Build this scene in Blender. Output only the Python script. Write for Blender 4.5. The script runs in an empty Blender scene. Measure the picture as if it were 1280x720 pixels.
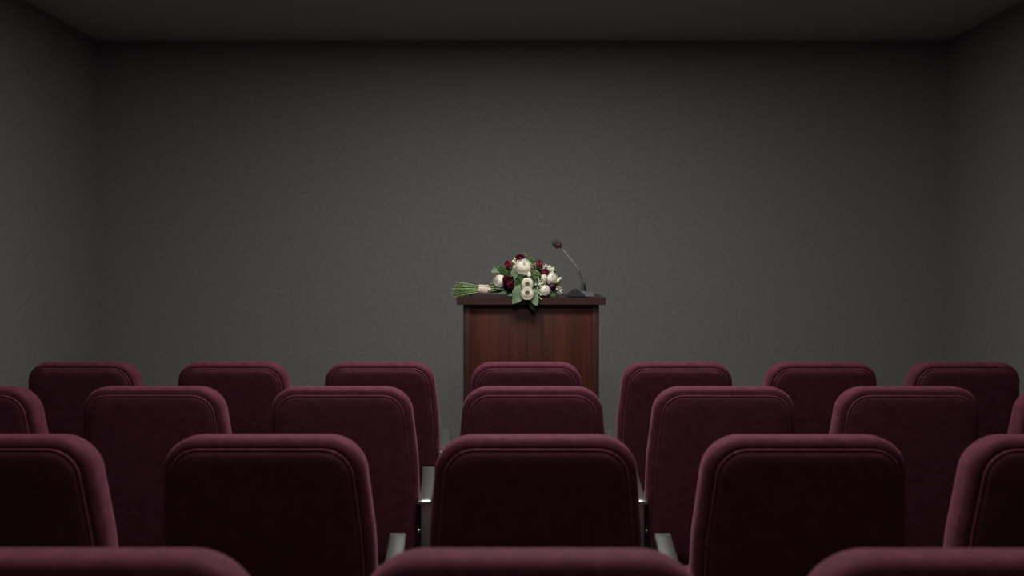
import bpy, bmesh, math, random
from mathutils import Vector, Matrix, Euler
random.seed(11)
sc = bpy.context.scene
C = sc.collection
PI = math.pi

# ------------------------------------------------------------------ camera
FPX = 1077.0
CAMZ = 1.42
cam_d = bpy.data.cameras.new('camera')
cam_d.sensor_width = 36.0
cam_d.lens = FPX / 1280 * 36.0
cam_d.dof.use_dof = True
cam_d.dof.focus_distance = 5.2
cam_d.dof.aperture_fstop = 3.2
cam_d.clip_start = 0.05
cam = bpy.data.objects.new('camera', cam_d)
C.objects.link(cam)
cam.location = (0, 0, CAMZ)
cam.rotation_euler = (PI/2 - 17/FPX, 0, 2/FPX)
sc.camera = cam
sc.view_settings.view_transform = 'Standard'
sc.view_settings.look = 'None'
sc.view_settings.gamma = 1
sc.view_settings.use_curve_mapping = False
sc.view_settings.exposure = 0.0

def at(px, py, d):
    """a place in the room, d metres in front of the camera"""
    return Vector(((px-642)*d/FPX, d, CAMZ-(py-343)*d/FPX))

# ------------------------------------------------------------------ materials
def mat(name, col, rough=0.6, metal=0.0, **kw):
    m = bpy.data.materials.new(name)
    m.use_nodes = True
    b = m.node_tree.nodes['Principled BSDF']
    b.inputs['Base Color'].default_value = (*col, 1)
    b.inputs['Roughness'].default_value = rough
    b.inputs['Metallic'].default_value = metal
    for k, v in kw.items():
        b.inputs[k].default_value = v
    return m

def noise_col(m, c1, c2, scale=(20, 20, 20), detail=4, lo=0.35, hi=0.65, bump=0.0, bscale=200, bdist=0.002, rough=0.6):
    nt = m.node_tree; N = nt.nodes; L = nt.links
    b = N['Principled BSDF']
    tc = N.new('ShaderNodeTexCoord')
    mp = N.new('ShaderNodeMapping'); mp.inputs['Scale'].default_value = scale
    L.new(tc.outputs['Object'], mp.inputs['Vector'])
    n = N.new('ShaderNodeTexNoise'); n.inputs['Scale'].default_value = 1; n.inputs['Detail'].default_value = detail
    n.inputs['Roughness'].default_value = rough
    L.new(mp.outputs[0], n.inputs['Vector'])
    r = N.new('ShaderNodeValToRGB')
    r.color_ramp.elements[0].position = lo; r.color_ramp.elements[0].color = (*c1, 1)
    r.color_ramp.elements[1].position = hi; r.color_ramp.elements[1].color = (*c2, 1)
    L.new(n.outputs['Fac'], r.inputs['Fac'])
    L.new(r.outputs['Color'], b.inputs['Base Color'])
    if bump:
        n2 = N.new('ShaderNodeTexNoise'); n2.inputs['Scale'].default_value = bscale; n2.inputs['Detail'].default_value = 3
        L.new(tc.outputs['Object'], n2.inputs['Vector'])
        bp = N.new('ShaderNodeBump'); bp.inputs['Strength'].default_value = bump; bp.inputs['Distance'].default_value = bdist
        L.new(n2.outputs['Fac'], bp.inputs['Height'])
        L.new(bp.outputs['Normal'], b.inputs['Normal'])
    return m

M = {}
M['wall'] = noise_col(mat('grey_wallcovering', (.2,.2,.19), .9), (.163,.1595,.1555), (.205,.2005,.1955), (30,30,30), 8, .3, .7, .5, 90, .005)
M['ceiling'] = noise_col(mat('ceiling_paint', (.2,.2,.19), .9), (.375,.385,.355), (.40,.41,.38), (20,20,20), 3)
M['floor'] = noise_col(mat('carpet', (.05,.05,.05), 1), (.045,.044,.043), (.075,.073,.07), (90,90,90), 5, .3, .7, .6, 400, .004)
VEL = dict()
def thin(m, amount=.35):
    nt = m.node_tree; N = nt.nodes; L = nt.links; b = N['Principled BSDF']
    tr = N.new('ShaderNodeBsdfTranslucent'); mx = N.new('ShaderNodeMixShader'); mx.inputs[0].default_value = amount
    src = b.inputs['Base Color'].links[0].from_socket
    L.new(src, tr.inputs['Color']); L.new(b.outputs[0], mx.inputs[1]); L.new(tr.outputs[0], mx.inputs[2])
    L.new(mx.outputs[0], N['Material Output'].inputs['Surface'])
def velvet(name, c1, c2):
    m = mat(name, c1, .85)
    b = m.node_tree.nodes['Principled BSDF']
    b.inputs['Sheen Weight'].default_value = .14
    b.inputs['Sheen Roughness'].default_value = .45
    b.inputs['Sheen Tint'].default_value = (1.0, .36, .55, 1)
    b.inputs['Specular IOR Level'].default_value = .15
    return noise_col(m, c1, c2, (26,26,26), 8, .32, .68, .5, 130, .0015, .72)
M['velvet'] = velvet('burgundy_velvet', (.051,.0098,.0198), (.096,.0205,.0375))
M['panel'] = velvet('burgundy_velvet_panel', (.048,.0100,.0185), (.083,.0190,.034))
M['metal'] = noise_col(mat('brushed_steel', (.5,.5,.48), .34, 1.0), (.42,.43,.41), (.50,.51,.48), (60,60,60), 3)
M['chrome'] = mat('polished_chrome', (.8,.8,.8), .12, 1.0)
M['dark_metal'] = mat('dark_steel', (.03,.03,.032), .35, .7)
M['plastic'] = mat('black_plastic', (.018,.018,.02), .42)
M['grey_plastic'] = mat('charcoal_plastic', (.11,.11,.12), .4)
M['foam'] = noise_col(mat('black_foam', (.02,.016,.016), 1), (.018,.014,.014), (.04,.03,.03), (300,300,300), 3)
M['red_ring'] = mat('dark_red_ring', (.075,.006,.016), .6)
M['wood_dark'] = noise_col(mat('mahogany_edge', (.06,.02,.015), .38), (.024,.0095,.0085), (.040,.0155,.0125), (3,60,60), 5, .3, .7)
def wood_v(name, c1, c2, c3):
    m = mat(name, c1, .5, **{'Specular IOR Level': .2})
    nt = m.node_tree; N = nt.nodes; L = nt.links; b = N['Principled BSDF']
    tc = N.new('ShaderNodeTexCoord')
    def layer(sc_, det):
        mp = N.new('ShaderNodeMapping'); mp.inputs['Scale'].default_value = sc_
        L.new(tc.outputs['Object'], mp.inputs['Vector'])
        n = N.new('ShaderNodeTexNoise'); n.inputs['Scale'].default_value = 1; n.inputs['Detail'].default_value = det
        L.new(mp.outputs[0], n.inputs['Vector']); return n
    a = layer((9, 9, .35), 3); f = layer((85, 85, 1.6), 5)
    r = N.new('ShaderNodeValToRGB'); e = r.color_ramp.elements
    e[0].position = .32; e[0].color = (*c1, 1); e[1].position = .7; e[1].color = (*c3, 1)
    k = e.new(.5); k.color = (*c2, 1)
    mx = N.new('ShaderNodeMix'); mx.data_type = 'FLOAT'; mx.inputs[0].default_value = .42
    L.new(a.outputs['Fac'], mx.inputs[2]); L.new(f.outputs['Fac'], mx.inputs[3])
    L.new(mx.outputs[0], r.inputs['Fac']); L.new(r.outputs['Color'], b.inputs['Base Color'])
    return m
M['wood'] = wood_v('mahogany_veneer', (.020,.0055,.0035), (.042,.0105,.0055), (.072,.0180,.008))
M['wood_post'] = wood_v('mahogany_post', (.020,.0068,.0052), (.031,.010,.0072), (.044,.0145,.0095))
M['white_petal'] = noise_col(mat('cream_white_petal', (.8,.78,.7), .6), (.86,.83,.71), (.93,.91,.83), (40,40,40), 2)
M['green_white'] = noise_col(mat('greenish_white_petal', (.7,.72,.55), .6), (.55,.58,.38), (.78,.76,.62), (50,50,50), 2)
M['burgundy'] = noise_col(mat('burgundy_petal', (.12,.005,.025), .6), (.10,.004,.022), (.23,.010,.045), (60,60,60), 2)
M['pink'] = noise_col(mat('dusky_pink_petal', (.4,.05,.09), .6), (.30,.022,.05), (.52,.15,.19), (70,70,70), 2)
M['dark_burg'] = noise_col(mat('dark_wine_petal', (.03,.004,.01), .6), (.025,.004,.010), (.07,.010,.022), (60,60,60), 2)
M['leaf_pale'] = noise_col(mat('sage_leaf', (.25,.35,.19), .55), (.20,.29,.15), (.33,.42,.25), (40,40,40), 3)
M['leaf_mid'] = noise_col(mat('mid_green_leaf', (.1,.2,.05), .5), (.06,.13,.03), (.15,.26,.07), (40,40,40), 3)
M['leaf_dark'] = noise_col(mat('dark_green_leaf', (.02,.06,.015), .45), (.018,.045,.010), (.045,.11,.022), (40,40,40), 3)
M['olive'] = noise_col(mat('olive_filler', (.12,.12,.04), .6), (.10,.09,.04), (.22,.24,.09), (90,90,90), 3)
M['stem'] = noise_col(mat('green_stem', (.12,.22,.05), .5), (.08,.17,.035), (.24,.34,.10), (60,60,60), 3)
M['stem_cut'] = mat('cut_stem_end', (.6,.62,.4), .7)
M['ribbon'] = noise_col(mat('beige_twine_ribbon', (.5,.4,.33), .8), (.44,.35,.285), (.60,.50,.42), (60,60,60), 3, .3, .7, .5, 300, .001)
for k_ in ('white_petal', 'burgundy', 'pink', 'leaf_pale', 'leaf_mid'): thin(M[k_])
M['stamen'] = mat('yellow_green_centre', (.32,.30,.07), .7)
M['bud'] = noise_col(mat('pale_cream_bud', (.6,.6,.42), .6), (.50,.50,.30), (.75,.74,.60), (90,90,90), 2)
lm = bpy.data.materials.new('lamp_diffuser'); lm.use_nodes = True
lb = lm.node_tree.nodes['Principled BSDF']
lb.inputs['Base Color'].default_value = (.8,.8,.8,1)
lb.inputs['Emission Color'].default_value = (1,.97,.93,1)
M['diffuser'] = lm

# ------------------------------------------------------------------ helpers
def obj(name, bm, m, parent=None, smooth=True, loc=None):
    me = bpy.data.meshes.new(name)
    bmesh.ops.recalc_face_normals(bm, faces=bm.faces)
    bm.to_mesh(me); bm.free()
    for p in me.polygons: p.use_smooth = smooth
    o = bpy.data.objects.new(name, me)
    C.objects.link(o)
    for k in (m if isinstance(m, (list, tuple)) else [m]): me.materials.append(k)
    if parent is not None: o.parent = parent
    if loc is not None: o.location = loc
    return o

def auto(o, ang=35):
    me = o.data
    for p in me.polygons: p.use_smooth = True
    me.set_sharp_from_angle(angle=math.radians(ang))
    return o

def thing(name, label, cat, loc=(0,0,0), group=None):
    o = bpy.data.objects.new(name, None); C.objects.link(o)
    o.empty_display_size = .1
    o.location = loc; o['label'] = label; o['category'] = cat
    if group: o['group'] = group
    return o

def box(bm, x0, x1, y0, y1, z0, z1, bev=0.0, seg=2):
    r = bmesh.ops.create_cube(bm, size=1)
    vs = r['verts']
    for v in vs:
        v.co = Vector(((x0+x1)/2+v.co.x*(x1-x0), (y0+y1)/2+v.co.y*(y1-y0), (z0+z1)/2+v.co.z*(z1-z0)))
    if bev:
        es = set()
        for v in vs: es.update(v.link_edges)
        bmesh.ops.bevel(bm, geom=list(es), offset=bev, segments=seg, affect='EDGES', profile=.5)
    return bm

def newbox(*a, **k):
    return box(bmesh.new(), *a, **k)

def tube(bm, pts, rad, n=10, closed=False, cap=True):
    pts = [Vector(p) for p in pts]
    rads = rad if isinstance(rad, (list, tuple)) else [rad]*len(pts)
    rings = []; prev = None; K = len(pts)
    for i, p in enumerate(pts):
        if closed: t = pts[(i+1) % K]-pts[i-1]
        else: t = pts[min(i+1, K-1)]-pts[max(i-1, 0)]
        t.normalize()
        if prev is None:
            a = Vector((0,0,1)) if abs(t.z) < .9 else Vector((1,0,0))
            u = t.cross(a).normalized()
        else:
            u = (prev-t*prev.dot(t)).normalized()
        prev = u; w = t.cross(u)
        rings.append([bm.verts.new(p+(u*math.cos(2*PI*j/n)+w*math.sin(2*PI*j/n))*rads[i]) for j in range(n)])
    for i in range(K if closed else K-1):
        A = rings[i]; B = rings[(i+1) % K]
        for j in range(n): bm.faces.new((A[j], A[(j+1) % n], B[(j+1) % n], B[j]))
    if cap and not closed:
        bm.faces.new(rings[0][::-1]); bm.faces.new(rings[-1])
    return bm

# ------------------------------------------------------------------ room
XL, XR, YF, YB, ZC = -3.325, 3.466, 6.9, -3.2, 3.284
T = .12
def struct(name, bm, m):
    o = obj(name, bm, m, smooth=False); o['kind'] = 'structure'; return o
struct('floor', newbox(XL-T, XR+T, YB-T, YF+T, -T, 0), M['floor'])
struct('ceiling', newbox(XL-T, XR+T, YB-T, YF+T, ZC, ZC+T), M['ceiling'])
struct('wall_front', newbox(XL, XR, YF, YF+T, 0, ZC), M['wall'])
struct('wall_back', newbox(XL, XR, YB-T, YB, 0, ZC), M['wall'])
struct('wall_left', newbox(XL-T, XL, YB-T, YF+T, 0, ZC), M['wall'])
struct('wall_right', newbox(XR, XR+T, YB-T, YF+T, 0, ZC), M['wall'])

# ceiling lamps (out of the frame): two above the seating, the rear one an added fill
def lamp(x, y, w, l, power, label):
    t = thing('ceiling_light', label, 'ceiling light', (x, y, ZC))
    bm = bmesh.new()
    f = .03
    box(bm, -w/2-f, w/2+f, -l/2-f, -l/2, -.03, 0, .004); box(bm, -w/2-f, w/2+f, l/2, l/2+f, -.03, 0, .004)
    box(bm, -w/2-f, -w/2, -l/2, l/2, -.03, 0, .004); box(bm, w/2, w/2+f, -l/2, l/2, -.03, 0, .004)
    obj('lamp_frame', bm, M['metal'], t, False)
    obj('diffuser', newbox(-w/2, w/2, -l/2, l/2, -.012, -.002), M['diffuser'], t, False)
    ld = bpy.data.lights.new('panel_light', 'AREA'); ld.shape = 'RECTANGLE'; ld.size = w*.96; ld.size_y = l*.96
    ld.energy = power; ld.color = (1, .975, .94)
    lo = bpy.data.objects.new('panel_light', ld); C.objects.link(lo); lo.parent = t; lo.location = (0, 0, -.035)
LAMPS = [(0.05, 3.9, 1.3, .6, 84, 'rectangular ceiling panel light over the front rows of seats'),
         (0.05, 2.05, 1.2, .6, 42, 'rectangular ceiling panel light over the middle rows of seats'),
         (0.05, -1.2, 1.2, .6, 13, 'added fill light, an unseen ceiling panel at the rear of the room')]  # fill lamp added behind the camera to brighten the chairs' rear faces
for a in LAMPS: lamp(*a)
lb.inputs['Emission Strength'].default_value = 2.0

# ------------------------------------------------------------------ chairs
ZT = 1.003           # top of the backrest
REC = .17            # recline
def ring_pts(inset, nc=10, ns=14):
    z0, z1 = .30, ZT
    hw = lambda z: .2605 + .095*max(0, min(.93-z, .20)) + .01*max(0, .72-z) - inset
    rt = max(.1-inset*.8, .02); rb = max(.05-inset*.5, .015)
    out = []
    zt = z1-inset; zb = z0+inset
    w = hw(zt-rt)
    for i in range(nc+1):      # top right corner
        a = PI/2*i/nc
        out.append((w-rt+rt*math.cos(a), zt-rt+rt*math.sin(a)))
    for i in range(1, ns): out.append(((w-rt)*(1-2*i/ns), zt))
    for i in range(nc+1):
        a = PI/2+PI/2*i/nc
        out.append((-(w-rt)+rt*math.cos(a), zt-rt+rt*math.sin(a)))
    for i in range(1, ns):
        z = zt-rt+(zb+rb-zt+rt)*i/ns; out.append((-hw(z), z))
    wb = hw(zb+rb)
    for i in range(nc+1):
        a = PI+PI/2*i/nc
        out.append((-(wb-rb)+rb*math.cos(a), zb+rb+rb*math.sin(a)))
    for i in range(1, ns): out.append((-(wb-rb)*(1-2*i/ns), zb))
    for i in range(nc+1):
        a = 1.5*PI+PI/2*i/nc
        out.append((wb-rb+rb*math.cos(a), zb+rb+rb*math.sin(a)))
    for i in range(1, ns):
        z = zb+rb+(zt-rt-zb-rb)*i/ns; out.append((hw(z), z))
    return out
def P3(x, z, dep): return Vector((x, dep+(ZT-z)*REC, z))
def loft(profile, cap0=True, cap1=True):
    bm = bmesh.new(); rings = []
    for ins, dep in profile:
        rings.append([bm.verts.new(P3(x, z, dep)) for x, z in ring_pts(ins)])
    n = len(rings[0])
    for A, B in zip(rings, rings[1:]):
        for j in range(n): bm.faces.new((A[j], A[(j+1) % n], B[(j+1) % n], B[j]))
    for cap, R, in ((cap0, rings[0]), (cap1, rings[-1])):
        if cap: bm.faces.new(R)
    return bm

def arm_x(y):          # plan curve of the armrest centre line, local y .07-.64
    s = max(0, (y-.07)/.57)
    return .306 - .040*s**1.5

def armrest_bm(sg):
    bm = bmesh.new()
    K = 14; w = .0265; zt, zb = .574, .560; b = .003
    sec = [(-w+b, zt), (w-b, zt), (w, zt-b), (w, zb+b), (w-b, zb), (-w+b, zb), (-w, zb+b), (-w, zt-b)]
    rings = []
    ys = [.066, .069]+[.069+(.64-.072)*i/K for i in range(1, K+1)]+[.640]
    for i, y in enumerate(ys):
        e = i in (0, len(ys)-1)
        rings.append([bm.verts.new((sg*(arm_x(y)+dx*(0.9 if e else 1)), y, .567+(z-.567)*(0.6 if e else 1))) for dx, z in sec])
    n = len(sec)
    for A, B in zip(rings, rings[1:]):
        for j in range(n): bm.faces.new((A[j], A[(j+1) % n], B[(j+1) % n], B[j]))
    bm.faces.new(rings[0]); bm.faces.new(rings[-1])
    return bm

def seat_bm():
    bm = bmesh.new(); rings = []
    prof = [(.035, .395), (.01, .398), (0, .415), (0, .455), (.008, .478), (.03, .492), (.08, .499)]
    for ins, z in prof:
        hx, y0, y1, r = .236-ins, .235+ins, .62-ins, .06-ins*.4
        pts = []
        for cx, cy, a0 in ((hx-r, y1-r, 0), (-hx+r, y1-r, PI/2), (-hx+r, y0+r, PI), (hx-r, y0+r, 1.5*PI)):
            for i in range(7):
                a = a0+PI/2*i/6
                pts.append(bm.verts.new((cx+r*math.cos(a), cy+r*math.sin(a), z)))
        rings.append(pts)
    n = len(rings[0])
    for A, B in zip(rings, rings[1:]):
        for j in range(n): bm.faces.new((A[j], A[(j+1) % n], B[(j+1) % n], B[j]))
    bm.faces.new(rings[0][::-1]); bm.faces.new(rings[-1])
    return bm

def make_chair():
    t = thing('auditorium_chair', '', 'chair')
    b = obj('backrest', loft([(.06,.034), (.040,.026), (.026,.0215), (.014,.024), (.005,.032), (0,.046), (0,.075), (.003,.093), (.011,.110), (.027,.124), (.06,.132), (.12,.135)]), M['velvet'], t)
    p = obj('rear_panel', loft([(.14,-.001), (.07,.0005), (.046,.003), (.036,.0065), (.0315,.012), (.0305,.030)], True, False), M['panel'], b)
    bm = bmesh.new()
    rp = ring_pts(.0305)
    tube(bm, [P3(x, z, .0115) for x, z in rp], .0042, 8, closed=True)
    obj('piping', bm, M['velvet'], b)
    obj('seat', seat_bm(), M['velvet'], t)
    auto(obj('seat_pan', newbox(-.225, .225, .25, .60, .375, .40, bev=.006), M['dark_metal'], t))
    for sg in (-1, 1):
        auto(obj('armrest', armrest_bm(sg), M['metal'], t), 50)
        xr, xf = sg*.311, sg*arm_x(.60)
        auto(obj('leg', newbox(xr-.0195, xr+.0195, .080, .094, .012, .561, bev=.004), M['metal'], t))
        auto(obj('leg', newbox(xf-.0195, xf+.0195, .596, .610, .012, .561, bev=.004), M['metal'], t))
        bm = bmesh.new()
        n = 6; rings = []
        for i in range(n+1):
            y = .04+.61*i/n; x = sg*(.311+(abs(xf)-.311)*i/n)
            rings.append([bm.verts.new(q) for q in ((x-.02,y,0), (x+.02,y,0), (x+.02,y,.013), (x-.02,y,.013))])
        for A, B in zip(rings, rings[1:]):
            for j in range(4): bm.faces.new((A[j], A[(j+1) % 4], B[(j+1) % 4], B[j]))
        bm.faces.new(rings[0]); bm.faces.new(rings[-1])
        obj('floor_rail', bm, M['metal'], t, False)
        bm = bmesh.new()
        box(bm, min(sg*.272, sg*.290), max(sg*.272, sg*.290), .10, .125, .36, .556, .004)
        box(bm, min(sg*.245, sg*.262), max(sg*.245, sg*.262), .115, .30, .372, .392, .004)
        box(bm, min(sg*.245, sg*.290), max(sg*.245, sg*.290), .10, .125, .36, .385, .004)
        br = obj('hinge_bracket', bm, M['dark_metal'], t, False)
        bm = bmesh.new()
        tube(bm, [(sg*.282, .088, .455), (sg*.282, .100, .455)], .006, 12)
        obj('bolt', bm, M['chrome'], br)
        bm = bmesh.new()                       # side rail carrying the seat between the legs
        box(bm, min(sg*.225, sg*.262), max(sg*.225, sg*.262), .20, .56, .378, .394, .003)
        obj('seat_rail', bm, M['dark_metal'], t, False)
    return t
chair0 = make_chair()
chair_used = [False]
def copy_tree(o, parent=None):
    c = o.copy(); C.objects.link(c); c.parent = parent
    for ch in list(o.children): copy_tree(ch, c)
    return c
GROUPS = {'A': 'chairs of the front row', 'B': 'chairs of the second row', 'C': 'chairs of the third row', 'D': 'chairs of the nearest row'}
pos = ['at its far left', 'second from its left', 'third from its left', 'at its centre', 'third from its right', 'second from its right', 'at its far right']
L = {
 'A': ['burgundy velvet chair in the row closest to the lectern, its far left seat',
       'burgundy velvet chair in the row closest to the lectern, second seat from the left',
       'burgundy velvet chair in the row closest to the lectern, just left of the lectern',
       'burgundy velvet chair directly in front of the lectern, in the row closest to it',
       'burgundy velvet chair in the row closest to the lectern, just right of the lectern',
       'burgundy velvet chair in the row closest to the lectern, second seat from the right',
       'burgundy velvet chair in the row closest to the lectern, far right seat'],
 'B': ['burgundy velvet chair in the second row from the lectern, cut off at far left',
       'burgundy chair in the second row from the lectern, first whole one from the left',
       'burgundy velvet chair in the second row from lectern, left of its middle chair',
       'burgundy velvet chair in the second row from the lectern, the middle one facing the lectern',
       'burgundy velvet chair in the second row from lectern, right of its middle chair',
       'burgundy chair in the second row from the lectern, first whole one from the right',
       'burgundy chair in the second row from the lectern, sliver at the right picture edge'],
 'C': ['large burgundy velvet chair in the third row, cut by the left picture edge',
       'large burgundy chair in the third row, left of its middle chair, nearly whole',
       'large burgundy velvet chair in the middle of the third row, chrome armrests on both flanks',
       'large burgundy chair in the third row, right of its middle chair, nearly whole',
       'large burgundy velvet chair in the third row, cut by the right picture edge'],
 'D': ['blurred burgundy chair top in the bottom left corner, nearest row to the viewer',
       'blurred burgundy chair top at the bottom centre, nearest row to the viewer',
       'blurred burgundy chair top in the bottom right corner, nearest row to the viewer'],
}
rows = [('A', 4.090, .049, .700, range(-3, 4)), ('B', 3.189, .068, .702, range(-3, 4)),
        ('C', 2.217, .055, .700, range(-2, 3)), ('D', 1.274, .024, .690, range(-1, 2))]
# small irregularities in how the chairs of a row were set out (metres)
NUDGE = {'A': (0, .013, .013, .011, .030, .017, -.004), 'B': (0, -.003, -.006, .002, .012, -.006, -.030),
         'C': (0, 0, .003, -.002, -.019), 'D': (.012, .004, -.014)}
for key, d, x0, sp, idx in rows:
    for n, k in enumerate(idx):
        c = chair0 if not chair_used[0] else copy_tree(chair0)
        chair_used[0] = True
        c.location = (x0+sp*k+NUDGE[key][n], d-.05, 0)
        c['label'] = L[key][n]; c['group'] = GROUPS[key]

# ------------------------------------------------------------------ lectern
LD = 5.2; LX = .1065; TOPZ = CAMZ-(372-343)*LD/FPX      # ~1.28
t = thing('lectern', 'dark mahogany wooden lectern holding a bouquet and a microphone, before the grey wall', 'lectern', (LX, LD, 0))
hw = .4505; dep = .47; RISE = .012
bm = box(bmesh.new(), -hw, hw, 0, dep, TOPZ-.044, TOPZ)
for v in bm.verts:
    if v.co.z > TOPZ-.01 and v.co.y > .1: v.co.z += RISE
bmesh.ops.bevel(bm, geom=list(bm.edges), offset=.0025, segments=2, affect='EDGES')
auto(obj('top', bm, M['wood_dark'], t))
bw = .413
yb0, yb1 = .035, .44
zt = TOPZ-.044
for s in (-1, 1):
    auto(obj('corner_post', newbox(min(s*bw, s*(bw-.042)), max(s*bw, s*(bw-.042)), yb0, yb0+.045, .06, zt, bev=.003), M['wood_post'], t))
    auto(obj('side_panel', newbox(min(s*(bw-.002), s*(bw-.022)), max(s*(bw-.002), s*(bw-.022)), yb0+.045, yb1, .06, zt, bev=.002), M['wood'], t))
auto(obj('front_panel', newbox(-bw+.042, bw-.042, yb0+.006, yb0+.024, .06, zt, bev=.002), M['wood'], t))
auto(obj('plinth', newbox(-bw+.015, bw-.015, yb0+.015, yb1-.01, 0, .06, bev=.003), M['wood_dark'], t))
auto(obj('shelf', newbox(-bw+.022, bw-.022, yb0+.05, yb1-.01, .70, .72, bev=.002), M['wood'], t))

# ------------------------------------------------------------------ microphone
MD = 5.27
def mp_(px, py, d=MD):
    v = at(px, py, d); return v
mic0 = Vector(((725-642)*MD/FPX, MD, TOPZ+.0035))
t = thing('microphone', 'black gooseneck desk microphone with a foam head on the right of the lectern top', 'microphone', mic0)
def loc(px, py, d=MD): return at(px, py, d)-mic0
zb = 0.0
# wedge shaped base: two faceted halves
u = MD/FPX
def prism(prof, y0, y1, bev=.003, shrink=.0):
    bm = bmesh.new()
    A = [bm.verts.new((x, y0, z)) for x, z in prof]; B = [bm.verts.new((x*(1-shrink), y1, z)) for x, z in prof]
    n = len(prof)
    for j in range(n): bm.faces.new((A[j], A[(j+1) % n], B[(j+1) % n], B[j]))
    bm.faces.new(A[::-1]); bm.faces.new(B)
    bmesh.ops.bevel(bm, geom=list(bm.edges), offset=bev, segments=2, affect='EDGES')
    return bm
px = lambda x: (x-725)*u
base = auto(obj('base', prism([(px(708), 0), (px(732), 0), (px(730), .014), (px(722), .046), (px(718.5), .051), (px(715), .043), (px(709), .012)], -.05, .06), M['plastic'], t), 30)
auto(obj('control_plate', prism([(px(729), 0), (px(741.6), 0), (px(742), .020), (px(739.5), .030), (px(729), .034), (px(721), .047), (px(724.5), .030), (px(728), .016)], -.042, .055, .0022), M['grey_plastic'], t), 30)
neckpts = [(727.4, 364), (727.4, 358), (727.3, 352), (726.3, 346), (724.3, 340), (721.2, 334), (716.8, 328), (712, 322.2), (706.5, 316), (701.5, 310.3), (699.6, 308.3)]
bm = bmesh.new(); tube(bm, [loc(*q) for q in neckpts[3:]], .0048, 12)
neck = obj('gooseneck', bm, noise_col(mat('gunmetal_gooseneck', (.2,.2,.2), .32, .9), (.62,.62,.62), (.72,.72,.72), (60,60,60), 2), t)
bm = bmesh.new(); tube(bm, [loc(*q) for q in neckpts[:6]], [.0070, .0066, .0062, .0060, .0056, .0050], 12)
obj('neck_sleeve', bm, mat('dark_grey_sleeve', (.055,.055,.06), .4), t)['label'] = 'dark lower sleeve of the neck'
bm = bmesh.new(); tube(bm, [loc(702.0, 310.9), loc(698.3, 306.9)], [.0058, .0070], 12)
obj('neck_collar', bm, M['metal'], t)
def capsule(bm, a, b, prof, n=18):
    a = Vector(a); b = Vector(b)
    tube(bm, [a.lerp(b, s) for s, r in prof], [r for s, r in prof], n)
bm = bmesh.new()
capsule(bm, loc(699.6, 308.3), loc(691.4, 300.2), [(0,.012), (.08,.0185), (.2,.0225), (.36,.0245), (.55,.0245), (.72,.0235), (.86,.0195), (.95,.0125), (1,.004)])
head = obj('foam_head', bm, M['foam'], t)
bm = bmesh.new()
capsule(bm, loc(700.0, 308.7), loc(697.6, 306.3), [(0,.012), (.3,.018), (.6,.0226), (.9,.0242), (1,.0238)])
obj('red_ring', bm, M['red_ring'], head)['label'] = 'dark red collar of the foam head'
bm = bmesh.new()       # stiff wedge clip beside the neck
tube(bm, [loc(731.6, 363.5, MD+.02), loc(730.6, 356, MD+.02), loc(728.9, 347.5, MD+.02)], [.0085, .007, .002], 8)
obj('neck_clip', bm, M['plastic'], t)

# ------------------------------------------------------------------ bouquet
BD = 5.37
b0 = Vector(((655-642)*BD/FPX, BD, TOPZ+.005))
t = bouquet = thing('flower_bouquet', 'tied bouquet of white and burgundy flowers lying on the lectern top', 'bouquet', b0)
def orient(direction):
    return Vector(direction).normalized().to_track_quat('Z', 'Y').to_matrix().to_4x4()

def petal(bm, a0, spread, R, th0, th1, flare=0.0, ruff=0.0, nu=7, nv=7, off=0.0, tip=0.0, mi=0, squash=1.0, rc=.16, nar=.35):
    """a cupped petal on a bulb of radius R: polar angle th0 (base) to th1 (rim), axis +Z"""
    g = []
    ph = random.uniform(0, 6.28)
    for j in range(nv):
        v = j/(nv-1); row = []
        for i in range(nu):
            s = -1+2*i/(nu-1)
            wv = spread*(.35+.65*math.sin(min(1, v*1.25)*PI/2))*(1-(nar+tip)*max(0, v-.7)/.3)
            rim = 1-rc*s*s*v-(tip*.5*abs(s)*v)
            th = th0+(th1-th0)*v*rim
            r = R*(1+flare*max(0, v-.55)**2*4+off)+R*ruff*math.sin(ph+s*7+v*3)*v
            r *= 1-.05*s*s
            a = a0+s*wv
            row.append(bm.verts.new((r*math.sin(th)*math.cos(a), r*math.sin(th)*math.sin(a), -r*math.cos(th)*squash)))
        g.append(row)
    for j in range(nv-1):
        for i in range(nu-1):
            f = bm.faces.new((g[j][i], g[j][i+1], g[j+1][i+1], g[j+1][i])); f.material_index = mi

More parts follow.
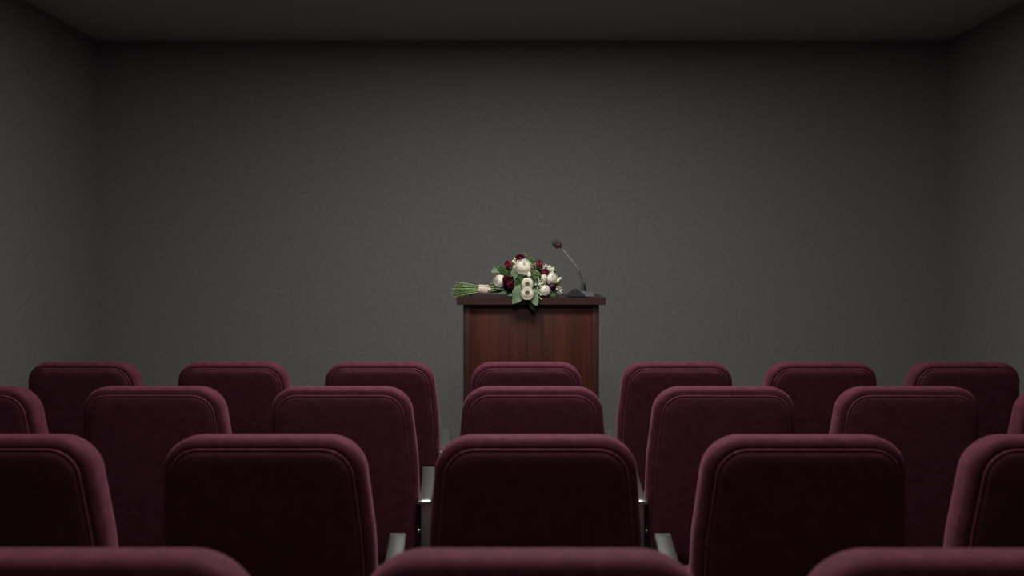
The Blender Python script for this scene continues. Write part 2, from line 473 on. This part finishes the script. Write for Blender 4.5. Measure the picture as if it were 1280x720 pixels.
def flower_bm(kind, R):
    bm = bmesh.new()
    R = R*1.12
    if kind == 'rose':       # full rounded rose or peony
        for L_, (n, rr, th1, fl) in enumerate(((5, 1, 1.9, .07), (5, .95, 2.25, .02), (5, .89, 2.5, 0), (4, .80, 2.75, 0), (3, .68, 2.95, 0), (3, .5, 3.05, 0))):
            for k in range(n): petal(bm, 2*PI*k/n+L_*.7+random.uniform(-.15,.15), PI/n*1.35, R*rr, .15, th1+random.uniform(-.1,.1), fl, .025, rc=.06, nar=.12)
    elif kind == 'ball':     # tight ruffled pompom
        for L_, (n, rr, th1) in enumerate(((7, 1, 1.7), (7, .97, 2.1), (6, .92, 2.45), (5, .84, 2.75), (4, .7, 2.95))):
            for k in range(n): petal(bm, 2*PI*k/n+L_*.5, PI/n*1.05, R*rr, .3, th1, .10, .09, 6, 6, tip=.15)
    elif kind == 'open':     # wide open cup seen face on
        for L_, (n, rr, th1, fl) in enumerate(((6, 1, 1.95, .05), (5, .93, 2.22, .0), (5, .80, 2.38, 0), (4, .64, 2.52, 0))):
            for k in range(n): petal(bm, 2*PI*k/n+L_*.63, PI/n*1.3, R*rr, .1, th1, fl, .025, squash=.75, rc=.05, nar=.12)
    elif kind == 'star':     # pointed loose petals
        for L_, (n, rr, th1, fl) in enumerate(((5, 1, 1.75, .30), (5, .85, 2.1, .15), (4, .62, 2.5, 0))):
            for k in range(n): petal(bm, 2*PI*k/n+L_*.63, PI/n*1.1, R*rr, .1, th1, fl, .03, tip=.5)
    return bm

def flower(name, kind, pxx, pyy, d, rpx, direction, m, label=None, centre=None, sc_=(1,1,1)):
    R = rpx*d/FPX
    bm = flower_bm(kind, R)
    mtx = Matrix.Translation(at(pxx, pyy, d)-b0) @ Matrix.Diagonal((*sc_, 1)) @ orient(direction)
    bmesh.ops.transform(bm, matrix=mtx, verts=bm.verts)
    o = obj(name, bm, m, bouquet)
    if label: o['label'] = label
    bm = bmesh.new()      # green calyx cup below the petals
    bmesh.ops.create_uvsphere(bm, u_segments=10, v_segments=6, radius=R*.36)
    bmesh.ops.transform(bm, matrix=mtx @ Matrix.Translation((0, 0, -R*.93)), verts=bm.verts)
    obj('calyx', bm, M['leaf_mid'], o)
    if centre:
        bm = bmesh.new()
        for k in range(16):
            rr = R*.17*math.sqrt((k+.5)/16); a = k*2.4
            p = Vector((rr*math.cos(a), rr*math.sin(a), -R*.55))
            q = Vector((rr*1.25*math.cos(a), rr*1.25*math.sin(a), R*(.02-.1*(rr/R))))
            tube(bm, [p, p.lerp(q, .8), q], [R*.03, R*.03, R*.055], 6)
        bmesh.ops.transform(bm, matrix=mtx, verts=bm.verts)
        obj('flower_centre', bm, centre, o)
    return o

W, BU, PK, DB = M['white_petal'], M['burgundy'], M['pink'], M['dark_burg']
# name, kind, px, py, depth, radius, facing (camera side is -y)
FL = [
 ('white_rose', 'rose', 654.5, 334.5, 5.265, 9.6, (.1,-1,.55), W, None, None),
 ('white_rose', 'rose', 647.5, 337.0, 5.28, 7.2, (-.5,-1,.2), W, None, None),
 ('white_rose', 'rose', 624.5, 351.5, 5.29, 7.6, (-.6,-1,.15), W, None, None),
 ('white_lisianthus', 'open', 659.2, 355, 5.20, 7.2, (0,-1,.06), W, None, M['stamen']),
 ('white_lisianthus', 'open', 659.2, 367, 5.165, 7.6, (0,-1,.38), W, None, M['olive']),
 ('white_rose', 'star', 684.5, 334.5, 5.31, 7.2, (.25,-.35,1), W, None, None),
 ('white_rose', 'star', 691, 337, 5.33, 4.6, (.8,-.4,.7), W, None, None),
 ('white_rose', 'rose', 689.2, 348.5, 5.27, 7.2, (.35,-1,.35), W, None, None),
 ('white_rose', 'rose', 681.2, 363.2, 5.22, 6.2, (.2,-1,.3), W, None, None),
 ('white_rose', 'star', 698.3, 362.4, 5.27, 5.4, (.8,-1,.1), W, None, None),
 ('white_rose', 'rose', 680, 346.5, 5.24, 3.6, (0,-1,.6), W, None, None),
 ('burgundy_carnation', 'ball', 649.8, 323.2, 5.30, 5.2, (-.1,-.7,.8), BU, None, None),
 ('burgundy_carnation', 'ball', 635.7, 329.8, 5.30, 4.5, (-.4,-.8,.5), PK, 'dusky red flower with a pale rim', None),
 ('burgundy_carnation', 'ball', 674, 329.6, 5.30, 4.6, (.1,-.8,.7), PK, 'pinkish red flower', None),
 ('burgundy_carnation', 'rose', 681.3, 341.2, 5.26, 4.7, (.1,-1,.4), BU, None, None),
 ('burgundy_carnation', 'ball', 633.4, 349.5, 5.245, 4.6, (.2,-1,.5), BU, None, None),
 ('burgundy_carnation', 'ball', 638.2, 356.4, 5.235, 5.2, (.3,-1,.1), BU, None, None),
 ('burgundy_carnation', 'ball', 633.2, 355.5, 5.25, 3.6, (0,-1,0), BU, None, None),
 ('burgundy_carnation', 'rose', 690.2, 358.3, 5.24, 4.6, (.2,-1,-.3), DB, 'very dark wine red flower', None),
]
for f in FL: flower(f[0], f[1], f[2], f[3], f[4], f[5], f[6], f[7], f[8], f[9])

# buds
def bud(pxx, pyy, d, r, up, m, name='bud'):
    bm = bmesh.new()
    bmesh.ops.create_uvsphere(bm, u_segments=10, v_segments=8, radius=1)
    R = r*d/FPX
    for v in bm.verts:
        k = 1-.35*max(0, v.co.z)
        v.co = Vector((v.co.x*R*k, v.co.y*R*k, v.co.z*R*1.35))
    bmesh.ops.transform(bm, matrix=Matrix.Translation(at(pxx, pyy, d)-b0) @ orient(up), verts=bm.verts)
    return obj(name, bm, m, bouquet)
for q in [(661.5,343.5,5.225,3.0,(0,-.3,1)), (697,351.5,5.27,2.6,(.4,-.3,1)), (700,348.5,5.29,1.9,(.6,-.1,1)), (641.5,327,5.29,1.9,(0,-.3,1)),
          (643.5,323.5,5.31,1.5,(-.2,0,1)), (645,329,5.28,1.6,(.1,-.5,1))]:
    bud(*q, M['bud'])

# cream filler sprigs: a forked stem ending in a cluster of little blooms
def sprig(pts_px, base_px, d, r, m, name='filler_sprig'):
    bm = bmesh.new(); base = at(base_px[0], base_px[1], d+.05)-b0
    for (x, y, dd) in pts_px:
        p = at(x, y, d+dd)-b0
        tube(bm, [base, base.lerp(p, .5)+Vector((0,-.004,.003)), p], .0011, 5)
        mtx = Matrix.Translation(p) @ Matrix.Diagonal((1,1,1.2,1))
        R = r*random.uniform(.75,1.2)*d/FPX
        bmesh.ops.create_icosphere(bm, subdivisions=1, radius=R, matrix=mtx)
    return obj(name, bm, m, bouquet)
def cluster(cx, cy, rx, ry, n):
    return [(cx+random.uniform(-1,1)*rx, cy+random.uniform(-1,1)*ry, random.uniform(-.02,.03)) for _ in range(n)]
sprig(cluster(678, 352, 6.5, 3.6, 26), (672, 362), 5.225, .95, M['bud'])
sprig(cluster(673.5, 359.5, 4.5, 5, 22), (668, 366), 5.205, .95, M['bud'])
sprig(cluster(673, 370, 4.5, 4, 14), (668, 366), 5.185, .75, M['bud'])
sprig(cluster(644, 326, 3.2, 3.6, 16), (646, 338), 5.29, .8, M['bud'])
sprig([(655.5,317.5,0), (657.5,319.5,0), (661.5,317.3,0), (662.2,319,0), (659.5,322,0), (664,322,0), (656.5,322.5,0)], (660, 334), 5.30, 1.0, M['olive'])
sprig(cluster(665.5, 333, 4, 4, 26), (664, 344), 5.265, 1.1, M['olive'])
sprig(cluster(669.5, 343, 4.5, 4.5, 24), (666, 352), 5.245, 1.0, M['olive'])
sprig(cluster(698, 352, 3, 3, 8), (690, 360), 5.28, .7, M['bud'])

# leaves
def leaf(p0, p1, d0, d1, wpx, m, nrm=(0,-1,.25), fold=.18, curl=.0, label=None):
    a = at(*p0, d0)-b0; b = at(*p1, d1)-b0
    ax = b-a; Ln = ax.length; ax.normalize()
    n = Vector(nrm); n = (n-ax*n.dot(ax)).normalized(); s = ax.cross(n)
    w = wpx*5.25/FPX/2
    bm = bmesh.new(); K = 10; rows_ = []
    for i in range(K+1):
        v = i/K
        ww = w*(math.sin(PI*min(1, v**.8))**.75 if 0 < v < 1 else .02)
        c = a+ax*Ln*v-n*curl*Ln*v*v+n*.04*Ln*math.sin(PI*v)
        rows_.append([bm.verts.new(c+s*ww*q+n*(abs(q)*fold*ww-.0005)) for q in (-1,-.55,0,.55,1)])
    for A, B in zip(rows_, rows_[1:]):
        for j in range(4): bm.faces.new((A[j], A[j+1], B[j+1], B[j]))
    bmesh.ops.solidify(bm, geom=list(bm.faces), thickness=.0008)
    o = obj('leaf', bm, m, bouquet)
    if label: o['label'] = label
    return o
PL, MG, DG = M['leaf_pale'], M['leaf_mid'], M['leaf_dark']
leaf((626,336),(613.5,340),5.30,5.28,10,PL,(-.1,-1,.5))
leaf((622,342),(618,331.5),5.31,5.29,8,PL,(-.4,-1,.3))
leaf((640,344),(622,335),5.31,5.28,11,DG,(0,-1,.5))
leaf((643,346),(628,333.5),5.32,5.29,9,MG,(.1,-1,.5))
leaf((645,336),(639,346),5.27,5.255,7,PL,(-.2,-1,.2))
leaf((645,334),(643,350),5.26,5.24,7.5,PL,(.2,-1,.2))
leaf((658,358),(640,366),5.22,5.185,12,PL,(-.1,-1,.45))
leaf((655,362),(640.5,380),5.20,5.165,14,PL,(.15,-1,.4))
leaf((664,364),(671,382.5),5.20,5.155,12,PL,(-.1,-1,.35))
leaf((661,372),(669,390),5.20,5.185,8,DG,(0,-1,.3))
leaf((662,360),(676,368),5.21,5.18,5,PL,(.1,-1,.6))
leaf((666,340),(673,350),5.245,5.225,8,MG,(.2,-1,.2))
leaf((664,338),(676,344),5.25,5.23,7,MG,(-.1,-1,.4))
leaf((658,332),(668,320.5),5.30,5.30,8,MG,(.1,-1,.2))
leaf((662,333),(673,324),5.31,5.30,6,MG,(.3,-1,.2))
leaf((648,352),(655,344),5.245,5.225,8,DG,(.2,-1,.2))
leaf((646,362),(650,346),5.24,5.215,10,MG,(.2,-1,.2))
leaf((652,360),(652,345),5.235,5.215,9,DG,(-.2,-1,.2))
leaf((666,362),(667,346),5.23,5.215,9,DG,(.2,-1,.2))
leaf((664,352),(675,357),5.23,5.20,7,DG,(.1,-1,.4))
leaf((686,342),(697,339),5.30,5.29,6,MG,(0,-1,-.3))
leaf((690,356),(703,352),5.29,5.27,6,MG,(.3,-1,.3))
leaf((690,362),(702,368),5.28,5.26,7,DG,(.2,-1,.3))
leaf((680,366),(695,370),5.25,5.24,7,MG,(0,-1,.5))
leaf((676,366),(686,371),5.24,5.23,7,DG,(0,-1,.6))
leaf((625,356),(608,353.5),5.30,5.31,5,DG,(0,-1,.5))
leaf((640,362),(617,360.5),5.28,5.27,6,DG,(0,-1,.6))
leaf((646,364),(622,367.5),5.27,5.26,7,DG,(0,-1,.5))
leaf((650,366),(634,370),5.25,5.24,7,DG,(0,-1,.5))
leaf((640,362),(612,366),5.30,5.30,5,MG,(0,-1,.5))
leaf((640,346),(664,344),5.32,5.31,12,DG,(0,-1,.3))
# foliage deeper inside the head
random.seed(5)
for k in range(68):
    ang = random.uniform(0, 2*PI); rr = math.sqrt(random.uniform(.05, 1))
    cx, cy = 660+25*rr*math.cos(ang), 352-18*rr*math.sin(ang)
    cy = min(cy, 366)
    dd = 5.34-.07*math.sqrt(max(0, 1-rr*rr))+random.uniform(0,.10)
    L_ = random.uniform(16, 24); a2 = ang+random.uniform(-.7,.7)
    ex, ey = cx+L_*math.cos(a2)*.7, cy-L_*math.sin(a2)*.6
    ex = max(624, min(702, ex)); ey = max(324+abs(ex-660)*.42, min(369, ey))
    leaf((cx, cy), (ex, ey), dd+.02, dd-.015, random.uniform(8.5, 12.5), random.choice((DG, DG, MG)), (random.uniform(-.5,.5), -1, random.uniform(-.1,.8)))

# stems: through the binding and fanned out on the left
random.seed(9)
ends = [(570,352.6),(573,353.4),(571,356.2),(569,358),(575,355),(566,361.5),(568.5,362.8),(564.8,366),(567,367.5),(565.2,370.4),(568.2,371.2),(577,359.5),(573,364),(586,370.2),(589,368.6),(583,366),(580,356.5)]
inner = [(630,356),(648,348),(655,340),(640,352),(660,352),(655,360),(672,352),(680,355),(665,345),(640,360),(668,362),(690,356),(634,350),(676,364),(662,366),(650,336),(686,350)]
for k, ((ex, ey), (ix, iy)) in enumerate(zip(ends, inner)):
    dz = ((k*7) % 17)/17
    dE = 5.25+dz*.14; dI = 5.30+dz*.05
    ty = (ey-352)/20
    bx, by, bd = 604, 359.2+ty*5.2, 5.30+(dz-.5)*.035
    P = [at(ex, ey, dE)-b0, at((ex+bx)/2, (ey+by)/2-.5, (dE+bd)/2)-b0, at(bx, by, bd)-b0, at(614, by-.8, bd)-b0, at(ix, min(iy, 367), dI)-b0]
    rr = random.uniform(.0034, .0048)
    bm = bmesh.new(); tube(bm, P, [rr, rr, rr*.9, rr*.8, rr*.6], 8)
    s = obj('stem', bm, M['stem'] if k % 4 else M['leaf_pale'], bouquet)
    dr = (P[0]-P[1]).normalized()
    bm = bmesh.new(); tube(bm, [P[0], P[0]+dr*.0022], rr*.98, 8)
    obj('cut_end', bm, M['stem_cut'], s)
# ribbon binding with a knot
bm = bmesh.new()
c0 = at(598.5, 361.5, 5.30)-b0; c1 = at(609.5, 363.2, 5.30)-b0
for w_ in range(16):
    c = c0.lerp(c1, w_/15); R = .0240+.003*math.sin(w_/15*PI)+.0007*math.sin(w_*2.1)
    pts = []
    for i in range(28):
        a = 2*PI*i/28
        pts.append(c+Vector((.0035*math.sin(a), R*1.05*math.cos(a), R*math.sin(a))))
    tube(bm, pts, .0050, 8, closed=True)
rb = obj('ribbon', bm, M['ribbon'], bouquet)
bm = bmesh.new()
bmesh.ops.create_uvsphere(bm, u_segments=14, v_segments=10, radius=1, matrix=Matrix.Translation(at(611.5, 362.2, 5.275)-b0) @ Matrix.Diagonal((.013,.010,.0135,1)))
bmesh.ops.create_uvsphere(bm, u_segments=14, v_segments=10, radius=1, matrix=Matrix.Translation(at(607.5, 357.9, 5.285)-b0) @ Euler((0,-.4,0)).to_matrix().to_4x4() @ Matrix.Diagonal((.019,.009,.007,1)))
for v in bm.verts: v.co += Vector((0, 0, .0015*math.sin(v.co.x*500)))
obj('ribbon_knot', bm, M['ribbon'], rb)
# nothing of the bouquet sinks into the lectern top
for o in bouquet.children_recursive:
    for v in o.data.vertices:
        X, Y, Z = v.co+b0
        s_ = TOPZ+RISE*max(0, Y-LD)/dep+.001
        if Y > LD-.001 and X > LX-hw and Z < s_: v.co.z += s_-Z
        elif LD-.006 < Y <= LD-.001 and X > LX-hw and TOPZ-.05 < Z < TOPZ: v.co.y -= .006
w = bpy.data.worlds.new('world'); sc.world = w; w.use_nodes = True
w.node_tree.nodes['Background'].inputs[0].default_value = (0,0,0,1)
